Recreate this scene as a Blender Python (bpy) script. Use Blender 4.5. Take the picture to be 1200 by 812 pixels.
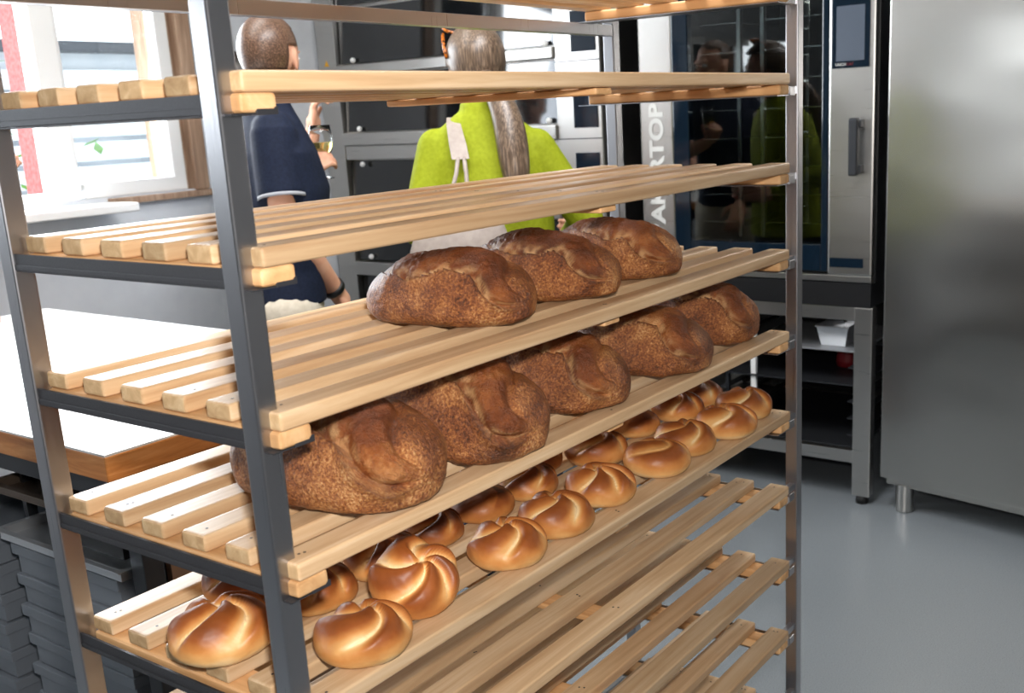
import bpy, bmesh, math, random
from mathutils import Vector, Matrix, noise
random.seed(7)
for o in list(bpy.data.objects): bpy.data.objects.remove(o)
SC = bpy.context.scene
COL = SC.collection
PI = math.pi
V = Vector

# ------------------------------------------------------------------ camera
cam_d = bpy.data.cameras.new('camera'); cam = bpy.data.objects.new('camera', cam_d); COL.objects.link(cam)
SC.camera = cam
yaw, pit, roll = 0.95849683, 0.23959655, -0.04807435
FW = V((math.sin(yaw)*math.cos(pit), math.cos(yaw)*math.cos(pit), -math.sin(pit)))
RT = V((math.cos(yaw), -math.sin(yaw), 0)); UP = RT.cross(FW)
c_, s_ = math.cos(roll), math.sin(roll)
R2 = c_*RT + s_*UP; U2 = -s_*RT + c_*UP
CAM = V((-0.5967, -0.78957, 1.41113))
cam.matrix_world = Matrix(((R2.x, U2.x, -FW.x, CAM.x), (R2.y, U2.y, -FW.y, CAM.y), (R2.z, U2.z, -FW.z, CAM.z), (0, 0, 0, 1)))
cam_d.sensor_width = 36; cam_d.lens = 1227.82*36/1200
cam_d.shift_x = (600-679.97)/1200; cam_d.shift_y = (431.757-406)/1200
cam_d.clip_start = .02; cam_d.clip_end = 100
cam_d.dof.use_dof = True; cam_d.dof.focus_distance = 1.5; cam_d.dof.aperture_fstop = 9

# ------------------------------------------------------------------ light and exposure
SC.view_settings.view_transform = 'Standard'; SC.view_settings.look = 'None'
SC.view_settings.exposure = 0.0; SC.view_settings.gamma = 1; SC.view_settings.use_curve_mapping = False
W = bpy.data.worlds.new('sky'); SC.world = W; W.use_nodes = True
wn = W.node_tree.nodes; wl = W.node_tree.links
bg = wn['Background']; bg.inputs['Color'].default_value = (.88, .94, 1, 1); bg.inputs['Strength'].default_value = 4.6

def area(name, loc, target, size, power, color=(1, 1, 1), sy=None, spread=PI):
    d = bpy.data.lights.new(name, 'AREA'); d.energy = power; d.color = color; d.size = size
    d.shape = 'RECTANGLE' if sy else 'DISK'
    if sy: d.size_y = sy
    d.spread = spread
    o = bpy.data.objects.new(name, d); COL.objects.link(o); o.location = loc
    o.rotation_euler = (V(target)-V(loc)).to_track_quat('-Z', 'Y').to_euler()
    return o
flash = area('camera_flash', CAM+U2*.13+R2*.04-FW*.03, (.75, .1, .85), .07, 24, (1, .96, .92))
tubes = []
day1 = area('daylight_window', (1.42, 3.10, 1.75), (1.2, 0, .9), 1.15, 62, (.90, .95, 1), .95)
day2 = area('daylight_side_window', (-1.0, 3.10, 1.66), (-.3, 0, 1.0), 2.4, 32, (.90, .95, 1), .46)
ceil_light = area('ceiling_lamp_light', (1.05, .5, 2.62), (1.05, .5, 0), 1.4, 54, (.98, .98, 1), .5)
ceil_light2 = area('ceiling_lamp_light', (.9, 1.7, 2.62), (.9, 1.7, 0), 1.4, 15, (1, .97, .93), .5)

# ------------------------------------------------------------------ helpers
def lin(r, g, b):
    f = lambda c: (c/255/12.92) if c/255 <= .04045 else ((c/255+.055)/1.055)**2.4
    return (f(r), f(g), f(b), 1)

def newmat(name, rgb, rough=.5, metal=0, spec=.5):
    m = bpy.data.materials.new(name); m.use_nodes = True
    b = m.node_tree.nodes['Principled BSDF']
    b.inputs['Base Color'].default_value = lin(*rgb); b.inputs['Roughness'].default_value = rough
    b.inputs['Metallic'].default_value = metal; b.inputs['Specular IOR Level'].default_value = spec
    return m
def N(m, t, **kw):
    n = m.node_tree.nodes.new(t)
    for k, v in kw.items():
        if k.startswith('i_'): n.inputs[k[2:].replace('_', ' ')].default_value = v
        else: setattr(n, k, v)
    return n
def L(m, a, ao, b, bi): m.node_tree.links.new(a.outputs[ao], b.inputs[bi])
def BS(m): return m.node_tree.nodes['Principled BSDF']
def coords(m, scale, rnd=True):
    tc = N(m, 'ShaderNodeTexCoord'); mp = N(m, 'ShaderNodeMapping'); mp.inputs['Scale'].default_value = scale
    if rnd:
        oi = N(m, 'ShaderNodeObjectInfo'); ad = N(m, 'ShaderNodeVectorMath', operation='MULTIPLY_ADD')
        cx = N(m, 'ShaderNodeCombineXYZ')
        for k in 'XYZ': L(m, oi, 'Random', cx, k)
        ad.inputs[1].default_value = (37, 53, 71); L(m, cx, 0, ad, 0); L(m, tc, 'Object', ad, 2); L(m, ad, 0, mp, 'Vector')
    else: L(m, tc, 'Object', mp, 'Vector')
    return mp
def ramp(m, stops):
    r = N(m, 'ShaderNodeValToRGB'); e = r.color_ramp.elements
    while len(e) < len(stops): e.new(.5)
    for el, (p, c) in zip(e, stops): el.position = p; el.color = lin(*c)
    return r
def bump(m, src, out, strength, dist=.002, prev=None):
    b = N(m, 'ShaderNodeBump'); b.inputs['Strength'].default_value = strength; b.inputs['Distance'].default_value = dist
    L(m, src, out, b, 'Height')
    if prev: L(m, prev, 0, b, 'Normal')
    L(m, b, 0, BS(m), 'Normal'); return b

def wood_mat(name, c1, c2, c3, stretch=(3, 45, 45), rough=.55, var=.25):
    m = newmat(name, c2, rough, spec=.3)
    mp = coords(m, stretch)
    n = N(m, 'ShaderNodeTexNoise'); n.inputs['Scale'].default_value = 1; n.inputs['Detail'].default_value = 6; n.inputs['Roughness'].default_value = .6
    n.inputs['Distortion'].default_value = .6
    L(m, mp, 0, n, 'Vector')
    r = ramp(m, [(.3, c1), (.52, c2), (.72, c3)]); L(m, n, 'Fac', r, 0)
    oi = N(m, 'ShaderNodeObjectInfo'); hs = N(m, 'ShaderNodeHueSaturation')
    mr = N(m, 'ShaderNodeMapRange'); mr.inputs['To Min'].default_value = 1-var; mr.inputs['To Max'].default_value = 1+var*.5
    L(m, oi, 'Random', mr, 0); L(m, mr, 0, hs, 'Value'); L(m, r, 0, hs, 'Color'); L(m, hs, 0, BS(m), 'Base Color')
    bump(m, n, 'Fac', .15, .001)
    return m
M = {}
M['slat'] = wood_mat('slat_wood', (184, 144, 104), (212, 178, 138), (232, 205, 170), (2.2, 40, 40), .33)
M['grain'] = wood_mat('slat_end_grain', (186, 150, 108), (208, 174, 130), (224, 196, 154), (40, 60, 60), .75)
M['batten'] = wood_mat('batten_wood', (196, 146, 96), (222, 174, 122), (236, 196, 148), (40, 2.2, 40))
M['table_wood'] = wood_mat('table_edge_wood', (150, 88, 40), (182, 118, 62), (206, 146, 90), (6, 6, 50), .4)
M['frame_wood'] = wood_mat('window_frame_wood', (140, 112, 92), (176, 146, 122), (200, 174, 150), (40, 40, 3))

def steel_mat(name, rgb, rough=.3, axis=(400, 400, 4), bumps=.0, wav=None, metal=1.0):
    m = newmat(name, rgb, rough, metal)
    mp = coords(m, axis, False)
    n = N(m, 'ShaderNodeTexNoise'); n.inputs['Scale'].default_value = 1; n.inputs['Detail'].default_value = 3
    L(m, mp, 0, n, 'Vector')
    mr = N(m, 'ShaderNodeMapRange'); mr.inputs['To Min'].default_value = rough*(.92 if wav else .75); mr.inputs['To Max'].default_value = rough*(1.08 if wav else 1.3)
    L(m, n, 'Fac', mr, 0); L(m, mr, 0, BS(m), 'Roughness')
    pv = bump(m, n, 'Fac', .05, .001) if not wav else None
    if wav:
        mp2 = coords(m, wav[0], False); n2 = N(m, 'ShaderNodeTexNoise'); n2.inputs['Scale'].default_value = 1; n2.inputs['Detail'].default_value = 1.0
        L(m, mp2, 0, n2, 'Vector'); bump(m, n2, 'Fac', wav[1], wav[2], pv)
    return m
M['rack_steel'] = steel_mat('rack_steel', (176, 176, 180), .30)
M['rail_steel'] = steel_mat('rail_steel', (74, 74, 78), .5, (4, 400, 400), metal=.7)
M['oven_steel'] = steel_mat('oven_steel', (196, 194, 190), .30, (300, 4, 300))
M['fridge_steel'] = steel_mat('fridge_steel', (190, 188, 183), .24, (3, 3, 900), wav=((1.0, 1.3, 2.6), .5, .034))
M['bright_steel'] = newmat('bright_steel', (210, 210, 210), .18, 1)
M['dark_steel'] = newmat('dark_steel', (66, 68, 72), .45, .8)
M['black'] = newmat('black_plastic', (18, 18, 20), .4)
M['rubber'] = newmat('rubber', (20, 20, 20), .7)
M['navy_panel'] = newmat('navy_glass_panel', (15, 28, 40), .08)
M['screen'] = newmat('grey_screen', (84, 92, 104), .15)
M['darkglass'] = newmat('dark_oven_glass', (16, 18, 20), .06, 0, 1.0)
M['white'] = newmat('white_paint', (232, 232, 230), .4)
M['letter'] = newmat('letter_white', (214, 214, 210), .5)
M['grey_crate'] = newmat('grey_crate_plastic', (116, 122, 130), .5)
M['orange'] = newmat('orange_sticker', (220, 160, 30), .5)
M['red'] = newmat('red_plastic', (112, 16, 24), .5)
M['aluminium'] = newmat('aluminium_tin', (205, 208, 212), .32, .75)
M['tray_black'] = newmat('black_tray', (26, 26, 28), .5, .3)
M['tray_brown'] = newmat('baking_tray_steel', (96, 82, 70), .45, .6)

def plain_noise(name, c1, c2, scale, rough=.8, bmp=.1, spec=.4):
    m = newmat(name, c1, rough, spec=spec); mp = coords(m, (scale,)*3, False)
    n = N(m, 'ShaderNodeTexNoise'); n.inputs['Scale'].default_value = 1; n.inputs['Detail'].default_value = 5; L(m, mp, 0, n, 'Vector')
    r = ramp(m, [(.35, c1), (.65, c2)]); L(m, n, 'Fac', r, 0); L(m, r, 0, BS(m), 'Base Color')
    if bmp: bump(m, n, 'Fac', bmp, .002)
    return m
M['wall'] = plain_noise('grey_wall_paint', (204, 208, 214), (210, 214, 219), 12, .75, .05)
M['far_wall'] = plain_noise('grey_far_wall', (150, 150, 150), (160, 160, 158), 8, .8, .03)
M['ceiling'] = plain_noise('white_ceiling_paint', (228, 228, 226), (236, 236, 234), 8, .8, .03)
M['top_white'] = plain_noise('white_table_laminate', (218, 216, 212), (238, 237, 234), 9, .28, 0)
M['pink'] = plain_noise('pink_render', (176, 92, 90), (200, 118, 114), 60, .9, .3)
M['leaf'] = plain_noise('garden_leaf', (70, 120, 40), (130, 180, 80), 30, .6, 0)
M['lime'] = plain_noise('lime_fabric', (136, 146, 22), (148, 158, 32), 90, .75, .12, .2)
M['navy'] = plain_noise('navy_fabric', (20, 27, 44), (26, 34, 54), 120, .8, .1, .2)
M['trim'] = newmat('grey_cuff_trim', (150, 152, 158), .8)
M['beige'] = plain_noise('beige_cotton', (206, 196, 176), (220, 210, 192), 60, .85, .1, .2)
M['cream'] = plain_noise('cream_leather', (152, 140, 132), (164, 152, 143), 50, .5, .05)
M['skin'] = plain_noise('skin', (206, 150, 122), (216, 164, 136), 25, .5, 0)
BS(M['skin']).inputs['Subsurface Weight'].default_value = .12; BS(M['skin']).inputs['Subsurface Radius'].default_value = (.012, .005, .003)
M['eye'] = newmat('eye_white', (235, 232, 228), .2)
M['lips'] = newmat('lips', (176, 104, 94), .5)
M['tortoise'] = plain_noise('tortoise_frame', (40, 20, 8), (214, 116, 24), 120, .2, 0)
M['denim'] = plain_noise('dark_denim', (44, 50, 66), (56, 62, 80), 150, .85, .1, .2)
M['shirt_grey'] = plain_noise('pale_shirt_fabric', (196, 200, 208), (206, 210, 216), 80, .8, .1, .2)
def hair_mat(name, c1, c2, c3, sc=(260, 260, 14)):
    m = newmat(name, c2, .38); mp = coords(m, sc, False)
    n = N(m, 'ShaderNodeTexNoise'); n.inputs['Scale'].default_value = 1; n.inputs['Detail'].default_value = 3; L(m, mp, 0, n, 'Vector')
    r = ramp(m, [(.3, c1), (.5, c2), (.7, c3)]); L(m, n, 'Fac', r, 0); L(m, r, 0, BS(m), 'Base Color'); bump(m, n, 'Fac', .15, .002)
    return m
M['hair_grey'] = hair_mat('ash_grey_hair', (62, 48, 38), (96, 78, 62), (140, 118, 98))
M['hair_brown'] = hair_mat('short_brown_hair', (60, 42, 32), (96, 70, 54), (130, 102, 82), (220, 220, 220))
M['hair_dark'] = hair_mat('dark_hair', (24, 18, 14), (38, 30, 24), (56, 44, 36))

def floor_mat():
    m = newmat('grey_vinyl_floor', (128, 134, 140), .27)
    mp = coords(m, (1, 1, 1), False)
    v = N(m, 'ShaderNodeTexNoise'); v.inputs['Scale'].default_value = 330; v.inputs['Detail'].default_value = 2; L(m, mp, 0, v, 'Vector')
    r = ramp(m, [(.28, (100, 107, 113)), (.40, (122, 128, 132)), (.64, (126, 132, 136)), (.74, (144, 148, 152))]); L(m, v, 'Fac', r, 0)
    L(m, r, 0, BS(m), 'Base Color')
    return m
M['floor'] = floor_mat()

def pane_mat(name, tint, refl=1.0, dark=None):
    m = bpy.data.materials.new(name); m.use_nodes = True; nt = m.node_tree; nt.nodes.remove(BS(m))
    out = nt.nodes['Material Output']; tr = N(m, 'ShaderNodeBsdfTransparent'); tr.inputs[0].default_value = tint
    gl = N(m, 'ShaderNodeBsdfGlossy'); gl.inputs['Roughness'].default_value = .02
    fr = N(m, 'ShaderNodeFresnel'); fr.inputs[0].default_value = 1.5
    ml = N(m, 'ShaderNodeMath', operation='MULTIPLY'); ml.inputs[1].default_value = refl; ml.use_clamp = True
    mx = N(m, 'ShaderNodeMixShader'); L(m, fr, 0, ml, 0); L(m, ml, 0, mx, 0); L(m, tr, 0, mx, 1); L(m, gl, 0, mx, 2); L(m, mx, 0, out, 0)
    return m
M['pane'] = pane_mat('window_pane', (.95, .97, .97, 1))
M['ovenpane'] = pane_mat('oven_door_pane', (.62, .66, .66, 1), 1.7)
M['glass'] = newmat('clear_glass', (255, 255, 255), .01); BS(M['glass']).inputs['Transmission Weight'].default_value = 1; BS(M['glass']).inputs['IOR'].default_value = 1.35
M['wine'] = newmat('white_wine', (236, 226, 150), .02); BS(M['wine']).inputs['Transmission Weight'].default_value = .9; BS(M['wine']).inputs['IOR'].default_value = 1.33

def bun_mat():
    m = newmat('glazed_bun_crust', (190, 112, 44), .46, spec=.4)
    at = N(m, 'ShaderNodeAttribute', attribute_name='crust_tone'); mp = coords(m, (1, 1, 1))
    n = N(m, 'ShaderNodeTexNoise'); n.inputs['Scale'].default_value = 38; n.inputs['Detail'].default_value = 5; L(m, mp, 0, n, 'Vector')
    md = N(m, 'ShaderNodeMath', operation='MULTIPLY_ADD'); md.inputs[1].default_value = .34; L(m, n, 'Fac', md, 0)
    sb = N(m, 'ShaderNodeMath', operation='SUBTRACT'); sb.inputs[1].default_value = .17; L(m, at, 'Fac', sb, 0); L(m, sb, 0, md, 2)
    r = ramp(m, [(0, (242, 212, 162)), (.2, (224, 172, 108)), (.42, (198, 130, 68)), (.68, (150, 82, 36)), (1, (92, 44, 20))]); L(m, md, 0, r, 0)
    oi = N(m, 'ShaderNodeObjectInfo'); hs = N(m, 'ShaderNodeHueSaturation'); mr = N(m, 'ShaderNodeMapRange'); mr.inputs['To Min'].default_value = .84; mr.inputs['To Max'].default_value = 1.08
    L(m, oi, 'Random', mr, 0); L(m, mr, 0, hs, 'Value'); L(m, r, 0, hs, 'Color'); L(m, hs, 0, BS(m), 'Base Color')
    n2 = N(m, 'ShaderNodeTexNoise'); n2.inputs['Scale'].default_value = 260; n2.inputs['Detail'].default_value = 3; L(m, mp, 0, n2, 'Vector')
    bump(m, n2, 'Fac', .10, .001)
    return m
M['bun'] = bun_mat()
def loaf_mat():
    m = newmat('rustic_rye_crust', (110, 66, 36), .36)
    at = N(m, 'ShaderNodeAttribute', attribute_name='crust_tone'); mp = coords(m, (1, 1, 1))
    big = N(m, 'ShaderNodeTexNoise'); big.inputs['Scale'].default_value = 16; big.inputs['Detail'].default_value = 6; big.inputs['Roughness'].default_value = .65; L(m, mp, 0, big, 'Vector')
    fine = N(m, 'ShaderNodeTexNoise'); fine.inputs['Scale'].default_value = 300; fine.inputs['Detail'].default_value = 4; fine.inputs['Roughness'].default_value = .7; L(m, mp, 0, fine, 'Vector')
    ad = N(m, 'ShaderNodeMath', operation='MULTIPLY_ADD'); ad.inputs[1].default_value = 1.1; L(m, fine, 'Fac', ad, 0); L(m, big, 'Fac', ad, 2)
    hv = N(m, 'ShaderNodeMath', operation='MULTIPLY'); hv.inputs[1].default_value = .5; L(m, ad, 0, hv, 0)
    rc = ramp(m, [(.40, (70, 38, 22)), (.47, (116, 64, 34)), (.54, (150, 90, 48)), (.60, (184, 124, 70)), (.69, (220, 176, 124))]); L(m, hv, 0, rc, 0)
    rs = ramp(m, [(.3, (78, 38, 18)), (.48, (122, 64, 28)), (.60, (152, 88, 42)), (.75, (196, 138, 84))]); L(m, big, 'Fac', rs, 0)
    mx = N(m, 'ShaderNodeMix', data_type='RGBA'); 
    sp = N(m, 'ShaderNodeSeparateColor'); L(m, at, 'Color', sp, 0)
    L(m, sp, 'Red', mx, 'Factor'); L(m, rc, 0, mx, 'A'); L(m, rs, 0, mx, 'B')
    mx2 = N(m, 'ShaderNodeMix', data_type='RGBA'); mx2.inputs['B'].default_value = lin(214, 168, 116)
    L(m, sp, 'Green', mx2, 'Factor'); L(m, mx, 'Result', mx2, 'A')
    mx3 = N(m, 'ShaderNodeMix', data_type='RGBA'); mx3.inputs['B'].default_value = lin(52, 26, 18)
    L(m, sp, 'Blue', mx3, 'Factor'); L(m, mx2, 'Result', mx3, 'A')
    L(m, mx3, 'Result', BS(m), 'Base Color')
    b1 = bump(m, fine, 'Fac', .9, .004)
    return m
M['loaf'] = loaf_mat()

BXN = [0]
def bx(bm, x0, x1, y0, y1, z0, z1, bev=0, seg=2, mi=0, endmi=None):
    if len(bm.faces):                                   # no two boxes of one mesh share a face plane
        BXN[0] = (BXN[0] % 7)+1; e_ = .00006*BXN[0]
        x0 += e_; x1 -= e_; y0 += e_; y1 -= e_; z0 += e_; z1 -= e_
    t = bmesh.new(); bmesh.ops.create_cube(t, size=1)
    for v in t.verts: v.co = V(((x0+x1)/2+v.co.x*(x1-x0), (y0+y1)/2+v.co.y*(y1-y0), (z0+z1)/2+v.co.z*(z1-z0)))
    if bev: bmesh.ops.bevel(t, geom=list(t.edges), offset=bev, segments=seg, profile=.6, affect='EDGES')
    t.normal_update()
    for f in t.faces:
        f.material_index = mi
        if endmi is not None and abs(f.normal.x) > .9: f.material_index = endmi
    me = bpy.data.meshes.new('t'); t.to_mesh(me); t.free(); n0 = len(bm.faces); bm.from_mesh(me)
    bpy.data.meshes.remove(me)
def bxm(bm, mtx, *a, **k):
    t = bmesh.new(); bx(t, *a, **k); bmesh.ops.transform(t, matrix=mtx, verts=t.verts)
    me = bpy.data.meshes.new('t'); t.to_mesh(me); t.free(); bm.from_mesh(me); bpy.data.meshes.remove(me)
def frame_of(d):
    d = V(d).normalized(); a = V((0, 0, 1)) if abs(d.z) < .9 else V((1, 0, 0))
    u = a.cross(d).normalized(); return u, d.cross(u)
def cyl(bm, a, b, r0, r1=None, n=20, cap=True):
    a, b = V(a), V(b); r1 = r0 if r1 is None else r1; u, w = frame_of(b-a); rings = []
    for c, r in ((a, r0), (b, r1)):
        rings.append([bm.verts.new(c+u*(r*math.cos(2*PI*i/n))+w*(r*math.sin(2*PI*i/n))) for i in range(n)])
    for i in range(n): bm.faces.new((rings[0][i], rings[0][(i+1) % n], rings[1][(i+1) % n], rings[1][i]))
    if cap: bm.faces.new(rings[0][::-1]); bm.faces.new(rings[1])
def tube(bm, pts, r, n=10):
    pts = [V(p) for p in pts]; rings = []; u = None
    for i, p in enumerate(pts):
        d = (pts[min(i+1, len(pts)-1)]-pts[max(i-1, 0)]).normalized()
        if u is None: u, w = frame_of(d)
        else: u = (u-d*u.dot(d)).normalized(); w = d.cross(u)
        rr = r[i] if isinstance(r, (list, tuple)) else r
        rings.append([bm.verts.new(p+u*(rr*math.cos(2*PI*k/n))+w*(rr*math.sin(2*PI*k/n))) for k in range(n)])
    for a, b in zip(rings, rings[1:]):
        for k in range(n): bm.faces.new((a[k], a[(k+1) % n], b[(k+1) % n], b[k]))
    bm.faces.new(rings[0][::-1]); bm.faces.new(rings[-1])
def lathe(bm, prof, c, n=32):
    c = V(c); rings = []
    for r, z in prof: rings.append([bm.verts.new(c+V((max(r, 1e-4)*math.cos(2*PI*k/n), max(r, 1e-4)*math.sin(2*PI*k/n), z))) for k in range(n)])
    for a, b in zip(rings, rings[1:]):
        for k in range(n): bm.faces.new((a[k], a[(k+1) % n], b[(k+1) % n], b[k]))
    bm.faces.new(rings[0][::-1]); bm.faces.new(rings[-1])
def ell(bm, c, ax, n=20, m=12):
    """ellipsoid; ax = three semi-axis vectors"""
    c = V(c); ax = [V(a) for a in ax]; rings = []
    for j in range(1, m):
        t = PI*j/m; rings.append([bm.verts.new(c+ax[2]*math.cos(t)+(ax[0]*math.cos(2*PI*k/n)+ax[1]*math.sin(2*PI*k/n))*math.sin(t)) for k in range(n)])
    a = bm.verts.new(c+ax[2]); b = bm.verts.new(c-ax[2])
    for k in range(n):
        bm.faces.new((a, rings[0][k], rings[0][(k+1) % n])); bm.faces.new((b, rings[-1][(k+1) % n], rings[-1][k]))
    for p, q in zip(rings, rings[1:]):
        for k in range(n): bm.faces.new((p[k], q[k], q[(k+1) % n], p[(k+1) % n]))
def loft(bm, secs, n=24):
    """secs: (centre, half-axis u, half-axis w)"""
    rings = []
    for c, u, w in secs:
        c, u, w = V(c), V(u), V(w)
        rings.append([bm.verts.new(c+u*math.cos(2*PI*k/n)+w*math.sin(2*PI*k/n)) for k in range(n)])
    for a, b in zip(rings, rings[1:]):
        for k in range(n): bm.faces.new((a[k], a[(k+1) % n], b[(k+1) % n], b[k]))
    bm.faces.new(rings[0][::-1]); bm.faces.new(rings[-1])

def obj(name, bm, mats, parent=None, smooth=False, fixn=True):
    if fixn: bmesh.ops.recalc_face_normals(bm, faces=bm.faces)
    me = bpy.data.meshes.new(name)
    bm.to_mesh(me); bm.free()
    o = bpy.data.objects.new(name, me); COL.objects.link(o)
    for m in (mats if isinstance(mats, (list, tuple)) else [mats]): me.materials.append(m if not isinstance(m, str) else M[m])
    if smooth:
        for p in me.polygons: p.use_smooth = True
    if parent:
        o.parent = parent; o.matrix_parent_inverse = Matrix.Translation(-parent.location) if parent.type == 'EMPTY' or parent.location.length else Matrix()
    return o
def tag(o, label, cat, group=None):
    o['label'] = label; o['category'] = cat
    if group: o['group'] = group
    return o
def thing(name, label, cat, loc=(0, 0, 0), group=None):
    o = bpy.data.objects.new(name, None); COL.objects.link(o); o.location = loc; o.empty_display_size = .05
    return tag(o, label, cat, group)
def struct(name, bm, m, parent=None):
    o = obj(name, bm, m, parent)
    if not parent: o['kind'] = 'structure'
    return o
def boxobj(name, m, parent, *a, **k):
    bm = bmesh.new(); bx(bm, *a, **k); return obj(name, bm, m, parent)
def remesh(o, vox, it=6, fac=.5):
    r = o.modifiers.new('remesh', 'REMESH'); r.mode = 'VOXEL'; r.voxel_size = vox; r.use_smooth_shade = True
    s = o.modifiers.new('smooth', 'SMOOTH'); s.iterations = it; s.factor = fac
    return o

# ------------------------------------------------------------------ the room
YW = 2.92          # inner face of the window wall
XB = 3.95          # wall behind the ovens
bm = bmesh.new(); bx(bm, -3.0, XB, -2.6, YW+.3, -.1, 0); struct('floor', bm, 'floor')
bm = bmesh.new(); bx(bm, -3.0, XB, -2.6, YW+.3, 2.75, 2.85); struct('ceiling', bm, 'ceiling')
bm = bmesh.new(); bx(bm, XB, XB+.12, -2.6, YW+.3, 0, 2.75); struct('wall_back', bm, 'wall')
bm = bmesh.new(); bx(bm, -3.12, -3.0, -2.6, YW+.3, 0, 2.75); struct('wall_front', bm, 'far_wall')
bm = bmesh.new(); bx(bm, -3.0, XB, -2.72, -2.6, 0, 2.75); struct('wall_right', bm, 'far_wall')
bm = bmesh.new()
WX0, WX1, WZ0, WZ1 = .85, 2.045, 1.185, 2.25     # the window in view
SX0, SX1 = -2.2, .25                           # a second window, outside the frame
bx(bm, -3.0, SX0, YW, YW+.3, 0, 2.75); bx(bm, SX1, WX0, YW, YW+.3, 0, 2.75); bx(bm, WX1+.06, XB, YW, YW+.3, 0, 2.75)
VZ0, VZ1 = 1.42, 1.90
for a, b, z0, z1 in ((SX0, SX1, VZ0, VZ1), (WX0, WX1+.06, WZ0, WZ1)):
    bx(bm, a, b, YW, YW+.3, 0, z0); bx(bm, a, b, YW, YW+.3, z1, 2.75)
struct('wall_left', bm, 'wall')

# window in view: wooden outer frame, open left half, closed right sash
w1 = bmesh.new()
bx(w1, WX1, WX1+.06, YW-.02, YW+.28, WZ0-.005, WZ1, .006); bx(w1, WX1-.03, WX1, YW+.03, YW+.2, WZ0, WZ1, .006)
win = obj('window_1', w1, 'frame_wood'); win['kind'] = 'structure'
f = bmesh.new()
bx(f, 1.466, 1.556, YW-.01, YW+.08, WZ0+.02, WZ1, .006)                                  # mullion
bx(f, 1.556, 1.58, YW+.02, YW+.08, WZ0+.03, WZ1, .004)
bx(f, 1.58, WX1-.03, YW, YW+.06, WZ0, WZ0+.055, .005); bx(f, 1.58, WX1-.03, YW, YW+.06, WZ1-.06, WZ1, .005)
bx(f, WX1-.085, WX1-.03, YW, YW+.06, WZ0, WZ1, .005)
bx(f, WX0, 1.48, YW+.02, YW+.10, WZ0, WZ0+.03, .004)
obj('sash_frame', f, 'white', win)
g = bmesh.new(); bx(g, 1.57, WX1-.08, YW+.025, YW+.031, WZ0+.05, WZ1-.05); obj('window_pane', g, 'pane', win)
s = bmesh.new(); bx(s, .5, 1.663, 2.72, YW+.02, 1.137, 1.169, .008, 3)
sill = obj('trim_1', s, 'white'); sill['kind'] = 'structure'
s = bmesh.new(); bx(s, 1.663, WX1+.10, YW-.03, YW+.02, WZ0-.03, WZ0-.006, .004); o = obj('trim_2', s, 'frame_wood'); o['kind'] = 'structure'
w2 = bmesh.new()
for a in (SX0, -1.4, -.6, SX1-.05): bx(w2, a, a+.05, YW+.02, YW+.10, VZ0, VZ1)
bx(w2, SX0, SX1, YW+.02, YW+.10, VZ0, VZ0+.05); bx(w2, SX0, SX1, YW+.02, YW+.10, VZ1-.05, VZ1)
w = obj('window_2', w2, 'white'); w['kind'] = 'structure'
g = bmesh.new(); bx(g, SX0+.04, SX1-.04, YW+.055, YW+.06, VZ0+.04, VZ1-.04); obj('window_pane', g, 'pane', w)

# outside
bm = bmesh.new(); bx(bm, -12, 16, YW+.35, 24, -1.9, -1.5); struct('ground', bm, plain_noise('pavement', (150, 150, 146), (176, 176, 170), 5))
bm = bmesh.new(); bx(bm, 1.735, 1.80, 3.50, 3.62, -1.5, 3.0, .01)
tag(obj('gatepost', bm, 'pink'), 'pink rendered pillar outside the open half of the window', 'pillar')
hs = thing('house', 'white house across the street seen through the window panes', 'house', (5, 8, -1.5))
hb = bmesh.new(); bx(hb, -2, 11, 7.5, 9.5, -1.5, 2.06)
for k in range(18): bx(hb, -2, 11, 7.42, 7.5, -1.45+k*.19, -1.45+k*.19+.15, .01)
obj('wall', hb, plain_noise('grey_white_siding', (176, 182, 188), (190, 194, 198), 3), hs)
for x in (7.2, 9.2):
    wf = boxobj('window', 'white', hs, x, x+1.2, 7.38, 7.48, 1.1, 2.5, bev=.02)
    boxobj('window_pane', 'darkglass', hs, x+.08, x+1.12, 7.36, 7.39, 1.2, 2.4)
hr = bmesh.new(); bx(hr, -2.3, 11.3, 7.3, 9.8, 2.06, 2.14); obj('roof', hr, 'dark_steel', hs)
shr = bmesh.new()
for k in range(260):
    a = V((random.gauss(0, .32), random.gauss(0, .25), abs(random.gauss(.75, .4)))); d = V((random.uniform(-1, 1), random.uniform(-1, 1), random.uniform(-.4, 1))).normalized(); u, w_ = frame_of(d)
    c = V((1.9, 4.7, .35))+a
    c.z = c.z if k % 7 else -1.5+.1*(k % 13)
    vs = [shr.verts.new(c), shr.verts.new(c+d*.06+u*.025), shr.verts.new(c+d*.13), shr.verts.new(c+d*.06-u*.025)]
    shr.faces.new(vs)
tag(obj('shrub', shr, 'leaf', fixn=False), 'green leafy shrub outside, left of the pink pillar', 'shrub')

# ceiling lamps (fluorescent)
em = newmat('lamp_tube', (255, 255, 255), .3); BS(em).inputs['Emission Color'].default_value = (1, .97, .92, 1); BS(em).inputs['Emission Strength'].default_value = 9
for (x, y), lb in zip(((1.05, .5), (.9, 1.7)), ('fluorescent ceiling lamp right above the bread rack', 'fluorescent ceiling lamp above the work table')):
    t = thing('ceiling_lamp', lb, 'lamp', (x, y, 2.75), 'fluorescent ceiling lamps')
    boxobj('housing', 'white', t, x-.75, x+.75, y-.12, y+.12, 2.69, 2.75, bev=.008)
    for dy in (-.06, .06):
        b = bmesh.new(); cyl(b, (x-.7, y+dy, 2.672), (x+.7, y+dy, 2.672), .013); obj('tube', b, em, t, True)

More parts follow.
